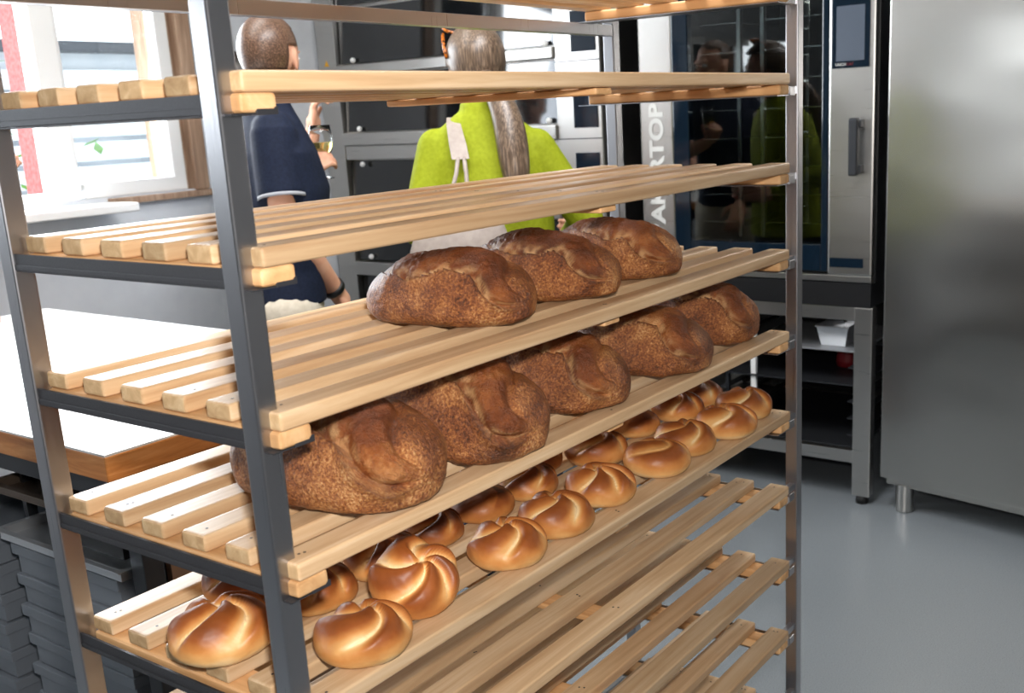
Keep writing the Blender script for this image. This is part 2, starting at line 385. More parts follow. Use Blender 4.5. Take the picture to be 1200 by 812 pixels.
# ------------------------------------------------------------------ bread rack
LR, WR, PR = 1.285, .42, .0246
ZS = [1.6124, 1.4574, 1.3025, 1.1473, .9946, .8385, .6897, .5331, .3835, .2325]   # slat top heights, top to bottom
ZS = [z+.0035 for z in ZS]
SLW, SLT = .0400, .0190
rack = thing('bread_rack', 'tall steel bakery rack on castors that carries the slatted wooden trays', 'rack', (0, 0, 0))
for x in (0, LR-PR):
    for y in (0, WR-PR):
        boxobj('post', 'rack_steel', rack, x, x+PR, y, y+PR, .13, 1.86, bev=.0022)
for z in ZS:
    zt = z-SLT
    b = bmesh.new()
    bx(b, .0035, .0065, PR, WR-PR, zt-.018, zt); bx(b, .0020, .0036, PR, WR-PR, zt-.018, zt-.0115, .0005)
    bx(b, .0035, .052, -.012, WR-.01, zt-.0198, zt-.0180); bx(b, .029, .0545, -.0135, -.011, zt-.0200, zt-.0120, .0008)
    obj('shelf_rail', b, 'rail_steel', rack)
    b = bmesh.new()
    bx(b, 1.194, 1.197, .004, WR-.004, zt-.018, zt); bx(b, 1.148, 1.196, -.010, WR-.01, zt-.0198, zt-.018)
    bx(b, 1.197, 1.220, -.0125, -.010, zt-.0198, zt-.004, .0008); bx(b, 1.176, 1.220, -.0115, .006, zt-.0198, zt-.018)
    for y in (.004, WR-PR): bx(b, 1.196, LR-PR+.001, y, y+.012, zt-.016, zt-.003)
    obj('shelf_rail', b, 'rack_steel', rack)
BARZ = 1.5565
b = bmesh.new(); bx(b, PR, LR-PR, WR-PR, WR-.004, BARZ, BARZ+.021, .001); obj('cross_bar', b, 'rack_steel', rack)
b = bmesh.new(); bx(b, PR, LR-PR, WR-PR, WR, .13, .155, .001); obj('cross_bar', b, 'rack_steel', rack)
b = bmesh.new(); bx(b, PR, LR-PR, 0, PR, .13, .155, .001); obj('cross_bar', b, 'rack_steel', rack)
for x in (0, LR-PR):
    b = bmesh.new(); bx(b, x, x+PR, PR, WR-PR, .13, .155, .001); obj('cross_bar', b, 'rack_steel', rack)
    b = bmesh.new(); bx(b, x, x+PR, PR, WR-PR, 1.835, 1.86, .001); obj('cross_bar', b, 'rack_steel', rack)
for x in (PR/2, LR-PR/2):
    for y in (PR/2, WR-PR/2):
        b = bmesh.new(); cyl(b, (x, y, .075), (x, y, .131), .011); bx(b, x-.028, x+.028, y-.018, y+.018, .098, .104)
        bx(b, x-.02, x+.02, y-.017, y-.014, .035, .10); bx(b, x-.02, x+.02, y+.014, y+.017, .035, .10)
        c = obj('castor', b, 'bright_steel', rack)
        b = bmesh.new(); cyl(b, (x, y-.012, .048), (x, y+.012, .048), .048, n=28); obj('wheel', b, 'rubber', c)

# slatted trays
XL, XR, YF, PITCH = .0135, 1.189, -.0155, .0731
def slat_mesh(seed):
    rnd = random.Random(seed); t = bmesh.new(); bx(t, 0, XR-XL, 0, SLW, 0, SLT, .0042, 3)
    t.normal_update()
    for f_ in t.faces: f_.material_index = 1 if abs(f_.normal.x) > .85 else 0
    # nail heads near both ends
    for x in (.022, XR-XL-.022, (XR-XL)/2):
        for k in range(rnd.choice((1, 2))):
            xx, yy = x+rnd.uniform(-.006, .006), SLW/2+rnd.uniform(-.008, .008)
            n0 = len(t.faces); cyl(t, (xx, yy, SLT-.003), (xx, yy, SLT+.0002), .0017, n=8); t.faces.ensure_lookup_table()
            for f_ in t.faces[n0:]: f_.material_index = 2
    me = bpy.data.meshes.new('slat'); t.to_mesh(me); t.free()
    for k in ('slat', 'grain', 'dark_steel'): me.materials.append(M[k])
    return me
slat_meshes = [slat_mesh(k) for k in range(4)]
bt = bmesh.new(); bx(bt, 0, .0405, 0, 5*PITCH+SLW-.004, 0, .0175, .005, 3)
batten_me = bpy.data.meshes.new('batten'); bt.to_mesh(batten_me); bt.free(); batten_me.materials.append(M['batten'])
tray_labels = ['empty slatted wooden tray at the very top of the rack, seen from below',
 'empty slatted tray at eye level, edge on across the heads of the two people',
 'empty slatted tray directly above the three big loaves',
 'slatted tray carrying the three big dark loaves',
 'slatted tray carrying the row of five big loaves',
 'slatted tray carrying all the round golden buns',
 'empty slatted tray directly below the buns',
 'empty slatted tray second below the bun tray',
 'empty slatted tray third below the bun tray',
 'lowest empty slatted tray in the rack, just above the floor']
jit = [0, .002, .002, 0, 0, .005, -.002, .002, -.002, 0]
for i, z in enumerate(ZS):
    zt = z-SLT
    t = thing('slatted_tray', tray_labels[i], 'tray', (XL+jit[i], YF, zt), 'slatted wooden trays in the rack')
    for k in range(6):
        o = bpy.data.objects.new('slat', slat_meshes[(i*3+k) % 4]); COL.objects.link(o); o.parent = t; o.location = (0, k*PITCH, 0)
    for x in (-.004, (XR-XL)/2-.02, XR-XL-.042):
        o = bpy.data.objects.new('batten', batten_me); COL.objects.link(o); o.parent = t; o.location = (x+.002, .002 if not .3 < x < .8 else .010, -.0177 if not .3 < x < .8 else -.0177)
        if .3 < x < .8: o.scale = (1, .95, .55); o.location.z = -.0098

# ------------------------------------------------------------------ loaves
def sm(a, b, x):
    x = max(0, min(1, (x-a)/(b-a))); return x*x*(3-2*x)
def make_loaf(name, label, loc, ly, wx, h, rot, seed, open_=1.0, vslash=128, skew=0):
    NU, NV = 110, 150; rnd = random.Random(seed); off = V((seed*7.3, seed*3.1, seed*5.7)); verts = []; cols = []
    for i in range(NU+1):
        a = PI*i/NU; t = -math.cos(a)                      # -1 (front end, -y) .. 1 (back end)
        rr = max(0.0, 1-abs(t)**2.9)**.5; rz = max(0.0, 1-abs(t)**(2.3 if t < 0 else 2.0))**.55
        for j in range(NV):
            v = 2*PI*j/NV; cv, sv = math.cos(v), math.sin(v)
            zc = h*.32
            if sv >= 0: px = wx/2*rr*math.copysign(abs(cv)**.88, cv); pz = h*.68*rz*sv**.95
            else: px = wx/2*rr*math.copysign(abs(cv)**.52, cv); pz = -zc*1.15*(.35+.65*rr**.6)*abs(sv)**.8
            p = V((px, ly/2*t, pz+zc))
            nrm = V((cv*rr/(wx/2)*.09, t*abs(t)*.8, sv*rr/(h*.5)*.055)).normalized()
            # the slash: a lip on the near side, an opened paler strip beyond it; it runs down the front end
            ve = math.radians(vslash - 12*sm(.2, .95, t) + 56*sm(-.50, -1.0, t) + 9*math.sin(t*4+seed) + 22*skew*t)
            d = ve-v+.10*noise.noise(V((t*5, seed, 0)))
            fade = sm(-1.01, -.90, t)*sm(.98, .45, t)*open_
            disp = 0; red = grn = blu = 0
            if -1.4 < d < 1.7:
                if d < 0:
                    disp += fade*.0085*sm(.9, .3, t)*math.exp(d/.22); blu = min(1, fade)*.6*math.exp(d/.05)
                else:
                    disp += fade*(-.0105*math.exp(-(d/.20)**2) + .005*sm(.1, .6, d)*sm(1.3, .8, d))
                    red = min(1, fade)*sm(.0, .03, d)*sm(1.35, 1.0, d)
                    ragged = noise.noise(V((t*11, d*9, seed*2.0)))
                    grn = min(1, fade)*math.exp(-((d-.16)/.13)**2)*sm(-.25, .30, ragged)*(.9 if open_ > 1 else .14)
                    disp += fade*(.0024*noise.noise(V((t*20, d*12, seed)))+.0014*noise.noise(V((t*50, d*30, seed))))*sm(.02, .1, d)*sm(1.2, .9, d)
                    disp -= fade*.004*math.exp(-((d-1.2)/.10)**2)
            disp += .0050*noise.noise(p*13+off)+.0022*noise.noise(p*38+off)+.0009*noise.noise(p*130+off)
            p = p+nrm*disp
            if p.z < .0: p.z = p.z*.04
            p.z = max(p.z, 0)
            verts.append(p); cols.append((red, grn, max(blu, .45*sm(.3, .6, noise.noise(p*9+off))), 1))
    faces = []
    for i in range(NU):
        for j in range(NV): faces.append((i*NV+j, i*NV+(j+1) % NV, (i+1)*NV+(j+1) % NV, (i+1)*NV+j))
    me = bpy.data.meshes.new(name); me.from_pydata(verts, [], faces)
    ca = me.color_attributes.new('crust_tone', 'FLOAT_COLOR', 'POINT')
    for k, c in enumerate(cols): ca.data[k].color = c
    bm = bmesh.new(); bm.from_mesh(me); bmesh.ops.remove_doubles(bm, verts=bm.verts, dist=1e-5); bmesh.ops.recalc_face_normals(bm, faces=bm.faces); bm.to_mesh(me); bm.free()
    for p in me.polygons: p.use_smooth = True
    me.materials.append(M['loaf']); o = bpy.data.objects.new(name, me); COL.objects.link(o); o.location = loc; o.rotation_euler = (0, 0, rot)
    tag(o, label, 'bread', 'big crusty loaves on the rack'); return o
z3, z4 = ZS[3], ZS[4]
loaves = [
 ((0.446, 0.146, z3), 0.238, 0.170, 0.089, .10, 1, 1.1, 138, 0, 'nearest of the three big loaves on the upper tray, whole side showing'),
 ((0.643, 0.144, z3), 0.245, 0.172, 0.090, .08, 2, 1.1, 136, 0, 'middle one of the three big loaves on the upper tray'),
 ((0.839, 0.146, z3), 0.242, 0.168, 0.088, .02, 3, 1.15, 134, 0, 'farthest of the three big loaves on the upper tray, by the lettered oven column'),
 ((0.188, 0.112, z4), 0.275, 0.186, 0.114, .03, 4, 1.7, 130, 0, 'first big loaf of the lower row, partly behind the front steel post'),
 ((0.384, 0.108, z4), 0.275, 0.186, 0.112, .03, 5, 1.7, 128, 0, 'second big loaf of the lower row, with a pale torn slash'),
 ((0.612, 0.122, z4), 0.262, 0.18, 0.098, .03, 6, 1.15, 134, 0, 'third big loaf of the lower row, between the slashed one and the two far ones'),
 ((0.843, 0.112, z4), 0.268, 0.18, 0.096, .02, 7, 1.15, 134, 0, 'fourth big loaf of the lower row, next to last'),
 ((1.078, 0.13, z4), 0.256, 0.174, 0.103, .04, 8, 1.15, 132, 0, 'last big loaf of the lower row, nearest the right end of the rack'),
]
for loc, ly, wx, h, rot, seed, op, vs, sk, lb in loaves: make_loaf('bread_loaf', lb, loc, ly, wx, h, rot, seed, op, vs, sk)

# ------------------------------------------------------------------ buns
def bun_mesh(seed, n=5, depth=1.0, dark=0.0, plain=False, rz=0):
    rnd = random.Random(seed); NR, NT = 64, 130; R, H = .0525, .052; verts = []; crust_tone = []
    ph = rnd.uniform(0, 6.28); tw = rnd.uniform(.35, .75); off = V((seed*3.7, seed*1.3, 0))
    wob = [rnd.uniform(.05, .35), rnd.uniform(.03, .14), rnd.uniform(.0, .06)]; wph = [rnd.uniform(0, 6.28) for _ in range(3)]
    ca_, cr_ = math.radians(50+rnd.uniform(-55, 55))-rz, rnd.uniform(.16, .34); wob[0] = rnd.uniform(.3, .55); wph[0] = PI/2-math.radians(35+rnd.uniform(-50, 50))+rz; tw += .15; cxo, cyo = cr_*math.cos(ca_), cr_*math.sin(ca_)
    for i in range(NR+1):
        s = i/NR; phi = s*PI*.86
        for j in range(NT):
            th = 2*PI*j/NT
            rad = R*(math.sin(phi)**.9 if phi < PI/2 else math.sin(phi)**.5)
            z = H*.62*math.cos(phi)**.92 + H*.36 if phi < PI/2 else H*.36+H*.42*math.cos(phi)
            x, y = rad*math.cos(th), rad*math.sin(th)
            th2 = math.atan2(y/R-cyo, x/R-cxo); r2 = math.hypot(y/R-cyo, x/R-cxo)
            thw = th2+sum(w_*math.sin((k+1)*th2+p_) for k, (w_, p_) in enumerate(zip(wob, wph)))
            u = (n*(thw-ph)/(2*PI)+tw*r2*1.3) % 1.0
            lobe = sm(0, .20, u)*(1-.72*sm(.35, 1.0, u))                 # steep step up at the seam, slow fall to the next
            mask = sm(.03, .30, r2)*sm(PI*.53, PI*.25, phi)
            g = 0 if plain else depth
            dsp = g*mask*(lobe-.55)*.0125
            dsp -= g*.005*sm(.26, .0, r2)
            p = V((x, y, z)); nr = V((x/R, y/R, (z-H*.36)/(H*.62))).normalized()
            dsp += .0020*noise.noise(p*30+off)+.0004*noise.noise(p*160+off)
            p = p+nr*dsp
            if p.z < 0: p.z = 0
            du = min(u, 1-u)
            seam = max(math.exp(-(du/.075)**2), .55*sm(.66, 1.0, u), .75*sm(.16, .03, r2))*max(mask, sm(.2, .0, r2))*g
            bk = .36+dark+.30*mask*sm(.3, .95, lobe)-.60*min(seam, 1)+.10*sm(.02, .04, z)  # crust browning, plus dark: shade on the rear buns put into the colour
            bk += -.24*sm(.020, .004, z)
            bk += .16*noise.noise(p*26+off*2)
            verts.append(p); crust_tone.append(max(0, min(1, bk)))
    faces = [(i*NT+j, (i+1)*NT+j, (i+1)*NT+(j+1) % NT, i*NT+(j+1) % NT) for i in range(NR) for j in range(NT)]
    faces.append(tuple(NR*NT+j for j in range(NT))[::1])
    me = bpy.data.meshes.new('bread_roll'); me.from_pydata(verts, [], faces)
    ca = me.color_attributes.new('crust_tone', 'FLOAT_COLOR', 'POINT')
    for k, c in enumerate(crust_tone): ca.data[k].color = (c, c, c, 1)
    bm = bmesh.new(); bm.from_mesh(me); bmesh.ops.remove_doubles(bm, verts=bm.verts, dist=1e-6); bmesh.ops.recalc_face_normals(bm, faces=bm.faces); bm.to_mesh(me); bm.free()
    for p in me.polygons: p.use_smooth = True
    me.materials.append(M['bun']); return me
zb = ZS[5]
# x, y of the bun centre, size, rotation, lean (about x, y), seed, options (dark: shade painted into the crust), label
buns = [
 (.058, .206, 1.12, .3, (0, 0), 11, {}, 'round bun at the left end of the bun tray, left of the front post'),
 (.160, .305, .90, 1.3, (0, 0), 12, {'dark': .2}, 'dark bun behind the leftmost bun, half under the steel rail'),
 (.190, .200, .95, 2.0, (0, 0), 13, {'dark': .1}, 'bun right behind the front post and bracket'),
 (.134, .060, 1.02, 4.1, (0, 0), 14, {}, 'bun at the tray front beside the front post, nearest the camera'),
 (.300, .195, .98, .7, (0, 0), 15, {'dark': .1}, 'bun tucked behind the upright leaning bun'),
 (.245, .088, 1.02, 3.3, (.42, -.30), 16, {}, 'bun tipped up against the one behind it, beside the frontmost bun'),
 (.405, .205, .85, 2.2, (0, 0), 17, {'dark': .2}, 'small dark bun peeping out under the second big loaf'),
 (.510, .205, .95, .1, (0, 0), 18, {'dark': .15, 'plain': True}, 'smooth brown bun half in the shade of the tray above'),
 (.615, .198, .92, 1.1, (0, 0), 19, {'dark': .1}, 'brown bun in the back row behind the third front bun'),
 (.405, .072, 1.02, .55, (0, 0), 20, {}, 'bun with a pale swirl at the tray front, next right of the tipped bun'),
 (.520, .074, 1.02, 1.9, (0, 0), 21, {}, 'front row bun right of the swirled one, its star seam facing forward'),
 (.648, .084, 1.03, 3.9, (0, 0), 22, {}, 'front row bun with a deep diagonal seam, middle of the tray'),
 (.795, .190, 1.02, 5.0, (0, 0), 23, {'dark': .08}, 'back row bun behind the smooth front bun'),
 (.798, .074, 1.05, 2.4, (0, 0), 24, {'depth': .35}, 'smooth front row bun with hardly any seam showing'),
 (.905, .082, 1.02, .2, (0, 0), 25, {}, 'front row bun with a star of pale seams, right of the smooth one'),
 (1.022, .062, 1.03, 4.6, (0, 0), 26, {}, 'front row bun last but one before the right end'),
 (1.075, .190, .97, 1.6, (0, 0), 27, {'dark': .1}, 'dark ribbed bun behind the last but one front bun'),
 (1.200-.03, .198, .95, 3.0, (0, 0), 28, {'dark': .06}, 'back row bun at the right end under the last big loaf'),
 (1.140, .085, 1.02, 5.6, (0, 0), 29, {}, 'front row bun at the right end of the tray by the post'),
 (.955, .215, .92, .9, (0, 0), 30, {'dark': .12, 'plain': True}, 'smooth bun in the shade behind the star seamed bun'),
 (.905-.01, .305, .90, 2.7, (0, 0), 31, {}, 'third row bun glimpsed between slats under the fourth big loaf'),
 (.715, .260, .88, 4.0, (0, 0), 32, {'dark': .1}, 'third row bun glimpsed behind the two brown buns'),
 (1.190-.03, .310, .90, 1.0, (0, 0), 33, {}, 'bun at the far back corner of the tray'),
 (.560, .312, .92, .6, (0, 0), 34, {}, 'back corner bun glimpsed through slats under the second big loaf'),
 (1.035, .315, .92, 3.6, (0, 0), 35, {}, 'third row bun glimpsed through slats left of the last big loaf'),
]
for x, y, sc, rz, (lx, lyy), seed, kw, lb in buns:
    o = bpy.data.objects.new('bread_roll', bun_mesh(seed, rz=rz, **kw)); COL.objects.link(o)
    o.scale = (sc, sc, sc*(.90 if not lx else 1.0)); o.rotation_euler = (lx, lyy, rz)
    if lx or lyy: o.rotation_mode = 'ZYX'; o.rotation_euler = (lx, lyy, rz); 
    o.location = (x-.009, y-.033, zb + (.0 if not lx else .020))
    tag(o, lb, 'bread roll', 'round buns on one tray')

# ------------------------------------------------------------------ work table
TX0, TX1, TY0, TY1, TZ = .298, 1.09, .802, 2.40, .90
tb = thing('work_table', 'wood edged work table with a white top behind the rack', 'table', (TX0, TY0, 0))
boxobj('table_top', 'top_white', tb, TX0+.001, TX1-.001, TY0+.001, TY1-.001, TZ-.004, TZ)
boxobj('wooden_edge', 'table_wood', tb, TX0, TX1, TY0, TY1, TZ-.048, TZ-.0035, bev=.003)
boxobj('apron', 'dark_steel', tb, TX0+.04, TX1-.04, TY0+.03, TY1-.03, TZ-.105, TZ-.048, bev=.003)
for x in (TX0+.045, TX1-.085):
    for y in (TY0+.012, TY1-.06): boxobj('leg', 'dark_steel', tb, x, x+.04, y, y+.04, 0, TZ-.10, bev=.003)
boxobj('lower_shelf', 'dark_steel', tb, TX0+.05, TX1-.05, TY0+.03, TY1-.05, .10, .115)
boxobj('side_panel', plain_noise('brown_board', (112, 84, 62), (124, 94, 70), 14, .6), tb, TX0+.10, TX1-.10, TY0+.018, TY0+.034, .115, TZ-.105)
def tray(name, label, m, x0, x1, y0, y1, z, lip=.022):
    b = bmesh.new(); bx(b, x0, x1, y0, y1, z, z+.003)
    for a in ((x0, x0+.004, y0, y1), (x1-.004, x1, y0, y1), (x0, x1, y0, y0+.004), (x0, x1, y1-.004, y1)): bx(b, *a, z, z+lip, .001)
    for a in ((x0-.010, x0+.004, y0-.01, y1+.01), (x1-.004, x1+.01, y0-.01, y1+.01), (x0, x1, y0-.01, y0+.004), (x0, x1, y1-.004, y1+.01)): bx(b, *a, z+lip-.003, z+lip, .001)
    return tag(obj(name, b, m), label, 'tray')
for y, zz_ in ((TY0+.058, (.645,)), (1.296, (.645, .733))):
    b = bmesh.new()
    for x in (TX0+.10, TX1-.2): bx(b, x, x+.02, y, y+.015, .115, TZ-.105)
    for z in zz_: bx(b, TX0+.06, TX1-.1, y-.005, y+.012, z-.004, z)
    obj('tray_runner', b, 'dark_steel', tb)
tray('baking_tray', 'brown steel baking tray under the left end of the table top', 'tray_brown', .345, .74, 1.0, 1.31, .735)
tray('baking_tray', 'pale rimmed baking tray right above the grey crates', 'aluminium', .33, .74, .868, 1.28, .646)
b = bmesh.new(); bx(b, .345, .62, .870, 1.02, .690, .694)
for k in range(22): bx(b, .345+k*.0125, .348+k*.0125, .87, 1.02, .694, .700)
for a in ((.34, .625, .866, .870), (.34, .625, 1.02, 1.024), (.34, .345, .866, 1.024), (.62, .625, .866, 1.024)): bx(b, *a, .684, .708)
tag(obj('grid_tray', b, 'tray_black'), 'black ribbed tray lying over the pale rimmed one', 'tray')
cz = .115; ncr = 8; chh = .0655
names = ['bottom', 'second from bottom', 'third from bottom', 'fourth from bottom', 'fourth from top', 'third from top', 'second from top', 'topmost']
def crate(x0, x1, y0, y1, z, h, label, group):
    b = bmesh.new(); bx(b, x0+.008, x1-.008, y0+.008, y1-.008, z, z+.004)
    bx(b, x0+.008, x0+.014, y0+.008, y1-.008, z, z+h-.02, .001); bx(b, x1-.014, x1-.008, y0+.008, y1-.008, z, z+h-.02)
    bx(b, x0+.008, x1-.008, y0+.008, y0+.014, z, z+h-.02); bx(b, x0+.008, x1-.008, y1-.014, y1-.008, z, z+h-.02)
    for a in ((x0, x0+.014, y0, y1), (x1-.014, x1, y0, y1), (x0, x1, y0, y0+.014), (x0, x1, y1-.014, y1)): bx(b, *a, z+h-.024, z+h-.0012, .002)
    tag(obj('dough_crate', b, 'grey_crate'), label, 'crate', group)
for k in range(ncr):
    dx = (.004, 0, .006, .001, .005, 0, .004, .002)[k]
    crate(.335+dx, .70+dx, .895+dx, 1.262+dx*.6, cz+k*chh, chh, 'grey plastic dough crate, %s of the right stack under the table' % names[k], 'grey crates under the table, right stack')
for k in range(ncr):
    dx = (.002, .006, 0, .004, .001, .005, .002, 0)[k]
    crate(.335+dx, .70+dx, 1.35+dx, 1.715+dx*.6, cz+k*chh*.98, chh*.98, 'grey plastic dough crate, %s of the left stack under the table' % names[k], 'grey crates under the table, left stack')

# ------------------------------------------------------------------ combi oven and its stand
XO = 2.849
ov = thing('combi_oven', 'tall combi oven with dark glass door and lettered steel column', 'oven', (XO, .85, .80))
b = bmesh.new()
for a in ((.405, .585, .80, 1.99), (1.10, 1.305, .80, 1.99), (.585, 1.10, .80, .925), (.585, 1.10, 1.905, 1.99)): bx(b, XO+.03, XO+.88, *a)
bx(b, XO+.80, XO+.88, .585, 1.10, .925, 1.905); obj('body', b, 'black', ov)
b = bmesh.new(); bx(b, XO, XO+.035, 1.163, 1.303, .825, 1.98, .006); lc = obj('steel_column', b, 'oven_steel', ov)
b = bmesh.new()
for a in ((.567, .590, .835, 1.98), (1.098, 1.163, .835, 1.98), (.590, 1.098, .835, .928), (.590, 1.098, 1.90, 1.98)): bx(b, XO, XO+.034, *a, .003)
dr = obj('door_frame', b, 'navy_panel', ov)
b = bmesh.new(); bx(b, XO+.004, XO+.010, .588, 1.10, .925, 1.905); obj('door_pane', b, 'ovenpane', dr)
# cooking chamber behind the glass: the body is cut back, racks in front of a dark liner
b = bmesh.new()
for a in ((XO+.795, XO+.80, .59, 1.095, .93, 1.90), (XO+.035, XO+.80, .5855, .588, .93, 1.90), (XO+.035, XO+.80, 1.0965, 1.0995, .93, 1.90), (XO+.035, XO+.80, .59, 1.095, .9255, .93), (XO+.035, XO+.80, .59, 1.095, 1.90, 1.9045)): bx(b, *a)
obj('chamber_liner', b, 'dark_steel', ov)
for y in (.925, .835):
    for x in (XO+.06, XO+.68): boxobj('tray_upright', 'bright_steel', ov, x, x+.02, y-.008, y+.008, .94, 1.89, bev=.002)
for k in range(9):
    for y0, y1 in ((.93, 1.085), (.60, .83)): boxobj('tray_slide', 'bright_steel', ov, XO+.07, XO+.70, y0, y1, .99+k*.10, .994+k*.10)
boxobj('lamp_strip', newmat('oven_lamp', (255, 255, 255)), ov, XO+.04, XO+.05, .70, 1.06, 1.86, 1.868)
ol = area('oven_chamber_lamp', (XO+.055, .85, 1.88), (XO+.35, .85, 1.2), .40, 3.0, (1, .97, .9), .03); ol.parent = ov; ol.matrix_parent_inverse = Matrix.Translation(-ov.location)
b = bmesh.new(); bx(b, XO-.004, XO+.034, .408, .564, .825, 1.98, .006); obj('control_column', b, 'oven_steel', ov)
cp = boxobj('control_panel', 'navy_panel', ov, XO-.009, XO-.003, .426, .555, 1.511, 1.80, bev=.002)
boxobj('display', 'screen', ov, XO-.0105, XO-.008, .443, .538, 1.533, 1.705)
boxobj('rating_plate', 'navy_panel', ov, XO-.0065, XO-.003, .437, .556, .853, .885)
b = bmesh.new(); bx(b, XO-.062, XO-.030, .445, .475, 1.165, 1.352, .008, 3); bx(b, XO-.04, XO-.002, .440, .462, 1.172, 1.20, .004); bx(b, XO-.04, XO-.002, .440, .462, 1.318, 1.346, .004)
obj('door_handle', b, 'dark_steel', ov)
b = bmesh.new(); bx(b, XO-.001, XO+.03, .41, 1.30, .803, .824, .002); obj('drip_tray', b, 'oven_steel', ov)
def text(s, size, mtx, m, parent, name, ext=.0008, bold=0):
    cu = bpy.data.curves.new(name, 'FONT'); cu.body = s; cu.size = size; cu.extrude = ext; cu.offset = bold; cu.align_x = 'LEFT'
    o = bpy.data.objects.new('tmp', cu); COL.objects.link(o); dg = bpy.context.evaluated_depsgraph_get(); me = bpy.data.meshes.new_from_object(o.evaluated_get(dg))
    bpy.data.objects.remove(o); t = bpy.data.objects.new(name, me); COL.objects.link(t); me.materials.clear(); me.materials.append(M[m])
    t.parent = parent; t.matrix_parent_inverse = Matrix.Translation(-parent.location) if parent.type == 'EMPTY' else Matrix(); t.matrix_basis = mtx
    return t
# text reads upward: text x -> +Z, text y -> +Y, facing -X
tm = Matrix(((0, 0, -1, XO-.0015), (0, 1, 0, 1.206), (1, 0, 0, .934), (0, 0, 0, 1)))
bt_ = text('BAKERTOP', .082, tm, 'letter', ov, 'lettering', bold=.0028)
w_now = max(v.co.x for v in bt_.data.vertices); kx = .497/w_now; off_ = .02
for v in bt_.data.vertices:
    v.co.x *= kx
    v.co.y += (.010 if False else 0)
# thicken letters a little
tm2 = Matrix(((0, 0, -1, XO-.0095), (-1, 0, 0, .541), (0, 1, 0, 1.5185), (0, 0, 0, 1)))
text('UNOX', .0125, tm2, 'letter', ov, 'small_lettering')
tm3 = tm2.copy(); tm3[1][3] = .503
text('CAT', .0125, tm3, 'red', ov, 'small_lettering')

st = thing('oven_stand', 'open steel stand with tray slides under the combi oven', 'stand', (XO, .85, 0))
for x in (XO, XO+.70):
    for y in (.403, 1.235):
        lg = boxobj('leg', 'oven_steel', st, x, x+.045, y, y+.064, .03, .715, bev=.003)
        b = bmesh.new(); cyl(b, (x+.022, y+.032, 0), (x+.022, y+.032, .032), .022); obj('rubber_foot', b, 'rubber', lg, True)
for (y0, y1) in ((.467, 1.235),):
    boxobj('beam', 'oven_steel', st, XO+.004, XO+.036, y0, y1, .668, .714, bev=.002); boxobj('beam', 'oven_steel', st, XO+.004, XO+.036, y0, y1, .150, .196, bev=.002)
    boxobj('beam', 'oven_steel', st, XO+.705, XO+.74, y0, y1, .668, .714, bev=.002); boxobj('beam', 'oven_steel', st, XO+.705, XO+.74, y0, y1, .150, .196, bev=.002)
boxobj('dark_gap_block', 'black', st, XO-.0, XO+.745, .41, 1.30, .7155, .7985)  # black block standing in for the shaded gap between oven and stand
for y in (.475, .985):
    for k in range(6):
        boxobj('tray_slide', 'dark_steel', st, XO+.05, XO+.69, y, y+.03, .235+k*.062, .239+k*.062)
    for x in (XO+.06, XO+.62): boxobj('slide_post', 'dark_steel', st, x, x+.02, y-.004, y+.008, .198, .666)
boxobj('slide_post', 'white', st, XO+.055, XO+.07, .865, .885, .198, .666)
boxobj('inner_shelf', 'aluminium', st, XO+.045, XO+.50, .470, .90, .544, .5495)
boxobj('back_panel', 'black', st, XO+.742, XO+.748, .41, 1.30, .15, .714)
b = bmesh.new()
def quadbox(b, x0, x1, y0, y1, z0, z1, tp, th=.003):
    vs = lambda dx, z: [b.verts.new((x0-dx, y0-dx, z)), b.verts.new((x1+dx, y0-dx, z)), b.verts.new((x1+dx, y1+dx, z)), b.verts.new((x0-dx, y1+dx, z))]
    o0, o1, i1, i0 = vs(0, z0), vs(tp, z1), vs(tp-th, z1), vs(-th, z0+th)
    b.faces.new(o0[::-1]); b.faces.new(i0)
    for p, q in ((o0, o1), (o1, i1), (i1, i0)):
        for k in range(4): b.faces.new((p[k], p[(k+1) % 4], q[(k+1) % 4], q[k]))
quadbox(b, XO+.10, XO+.34, .535, .625, .550, .620, .014)
for a in ((XO+.082, XO+.358, .517, .521), (XO+.082, XO+.358, .639, .643), (XO+.082, XO+.086, .517, .643), (XO+.354, XO+.358, .517, .643)): bx(b, *a, .617, .624, .001)
tag(obj('loaf_tin', b, 'aluminium'), 'pale metal loaf tin on the shelf of the oven stand', 'tin')
b = bmesh.new(); lathe(b, [(.030, 0), (.040, .004), (.042, .03), (.034, .075), (.036, .085), (.030, .09)], (XO+.30, .60, .4265)); 
tag(obj('plastic_beaker', b, 'red', None, True), 'dark red plastic beaker in the shade under the loaf tin', 'beaker')
boxobj('inner_shelf', 'dark_steel', st, XO+.045, XO+.69, .470, .99, .421, .4255)
boxobj('bottom_panel', 'dark_steel', st, XO+.04, XO+.70, .47, 1.235, .188, .198)
# oven lamps glow inside the deck are off; nothing emits here

# ------------------------------------------------------------------ deck oven
XD = 2.75
dk = thing('deck_oven', 'stacked steel deck oven with dark glass doors behind the two people', 'oven', (XD, 2.1, 0))
boxobj('body', 'oven_steel', dk, XD+.05, XD+1.1, 1.407, 2.905, .10, 2.25, bev=.005)
boxobj('corner_pillar', 'oven_steel', dk, XD, XD+.052, 2.79, 2.905, .10, 2.25, bev=.004)
b = bmesh.new(); bx(b, XD, XD+.052, 1.407, 1.612, .10, 2.25, .004); cpn = obj('control_column', b, 'oven_steel', dk)
for z in (.50, .79, 1.05, 1.314, 1.598, 1.87): boxobj('seam', 'dark_steel', dk, XD-.0006, XD+.003, 1.408, 1.611, z-.002, z+.002)
for z0, z1 in ((1.354, 1.482), (1.115, 1.262), (1.63, 1.775), (.83, .96)):
    boxobj('display', 'navy_panel', dk, XD-.004, XD+.002, 1.424, 1.532, z0, z1, bev=.001)
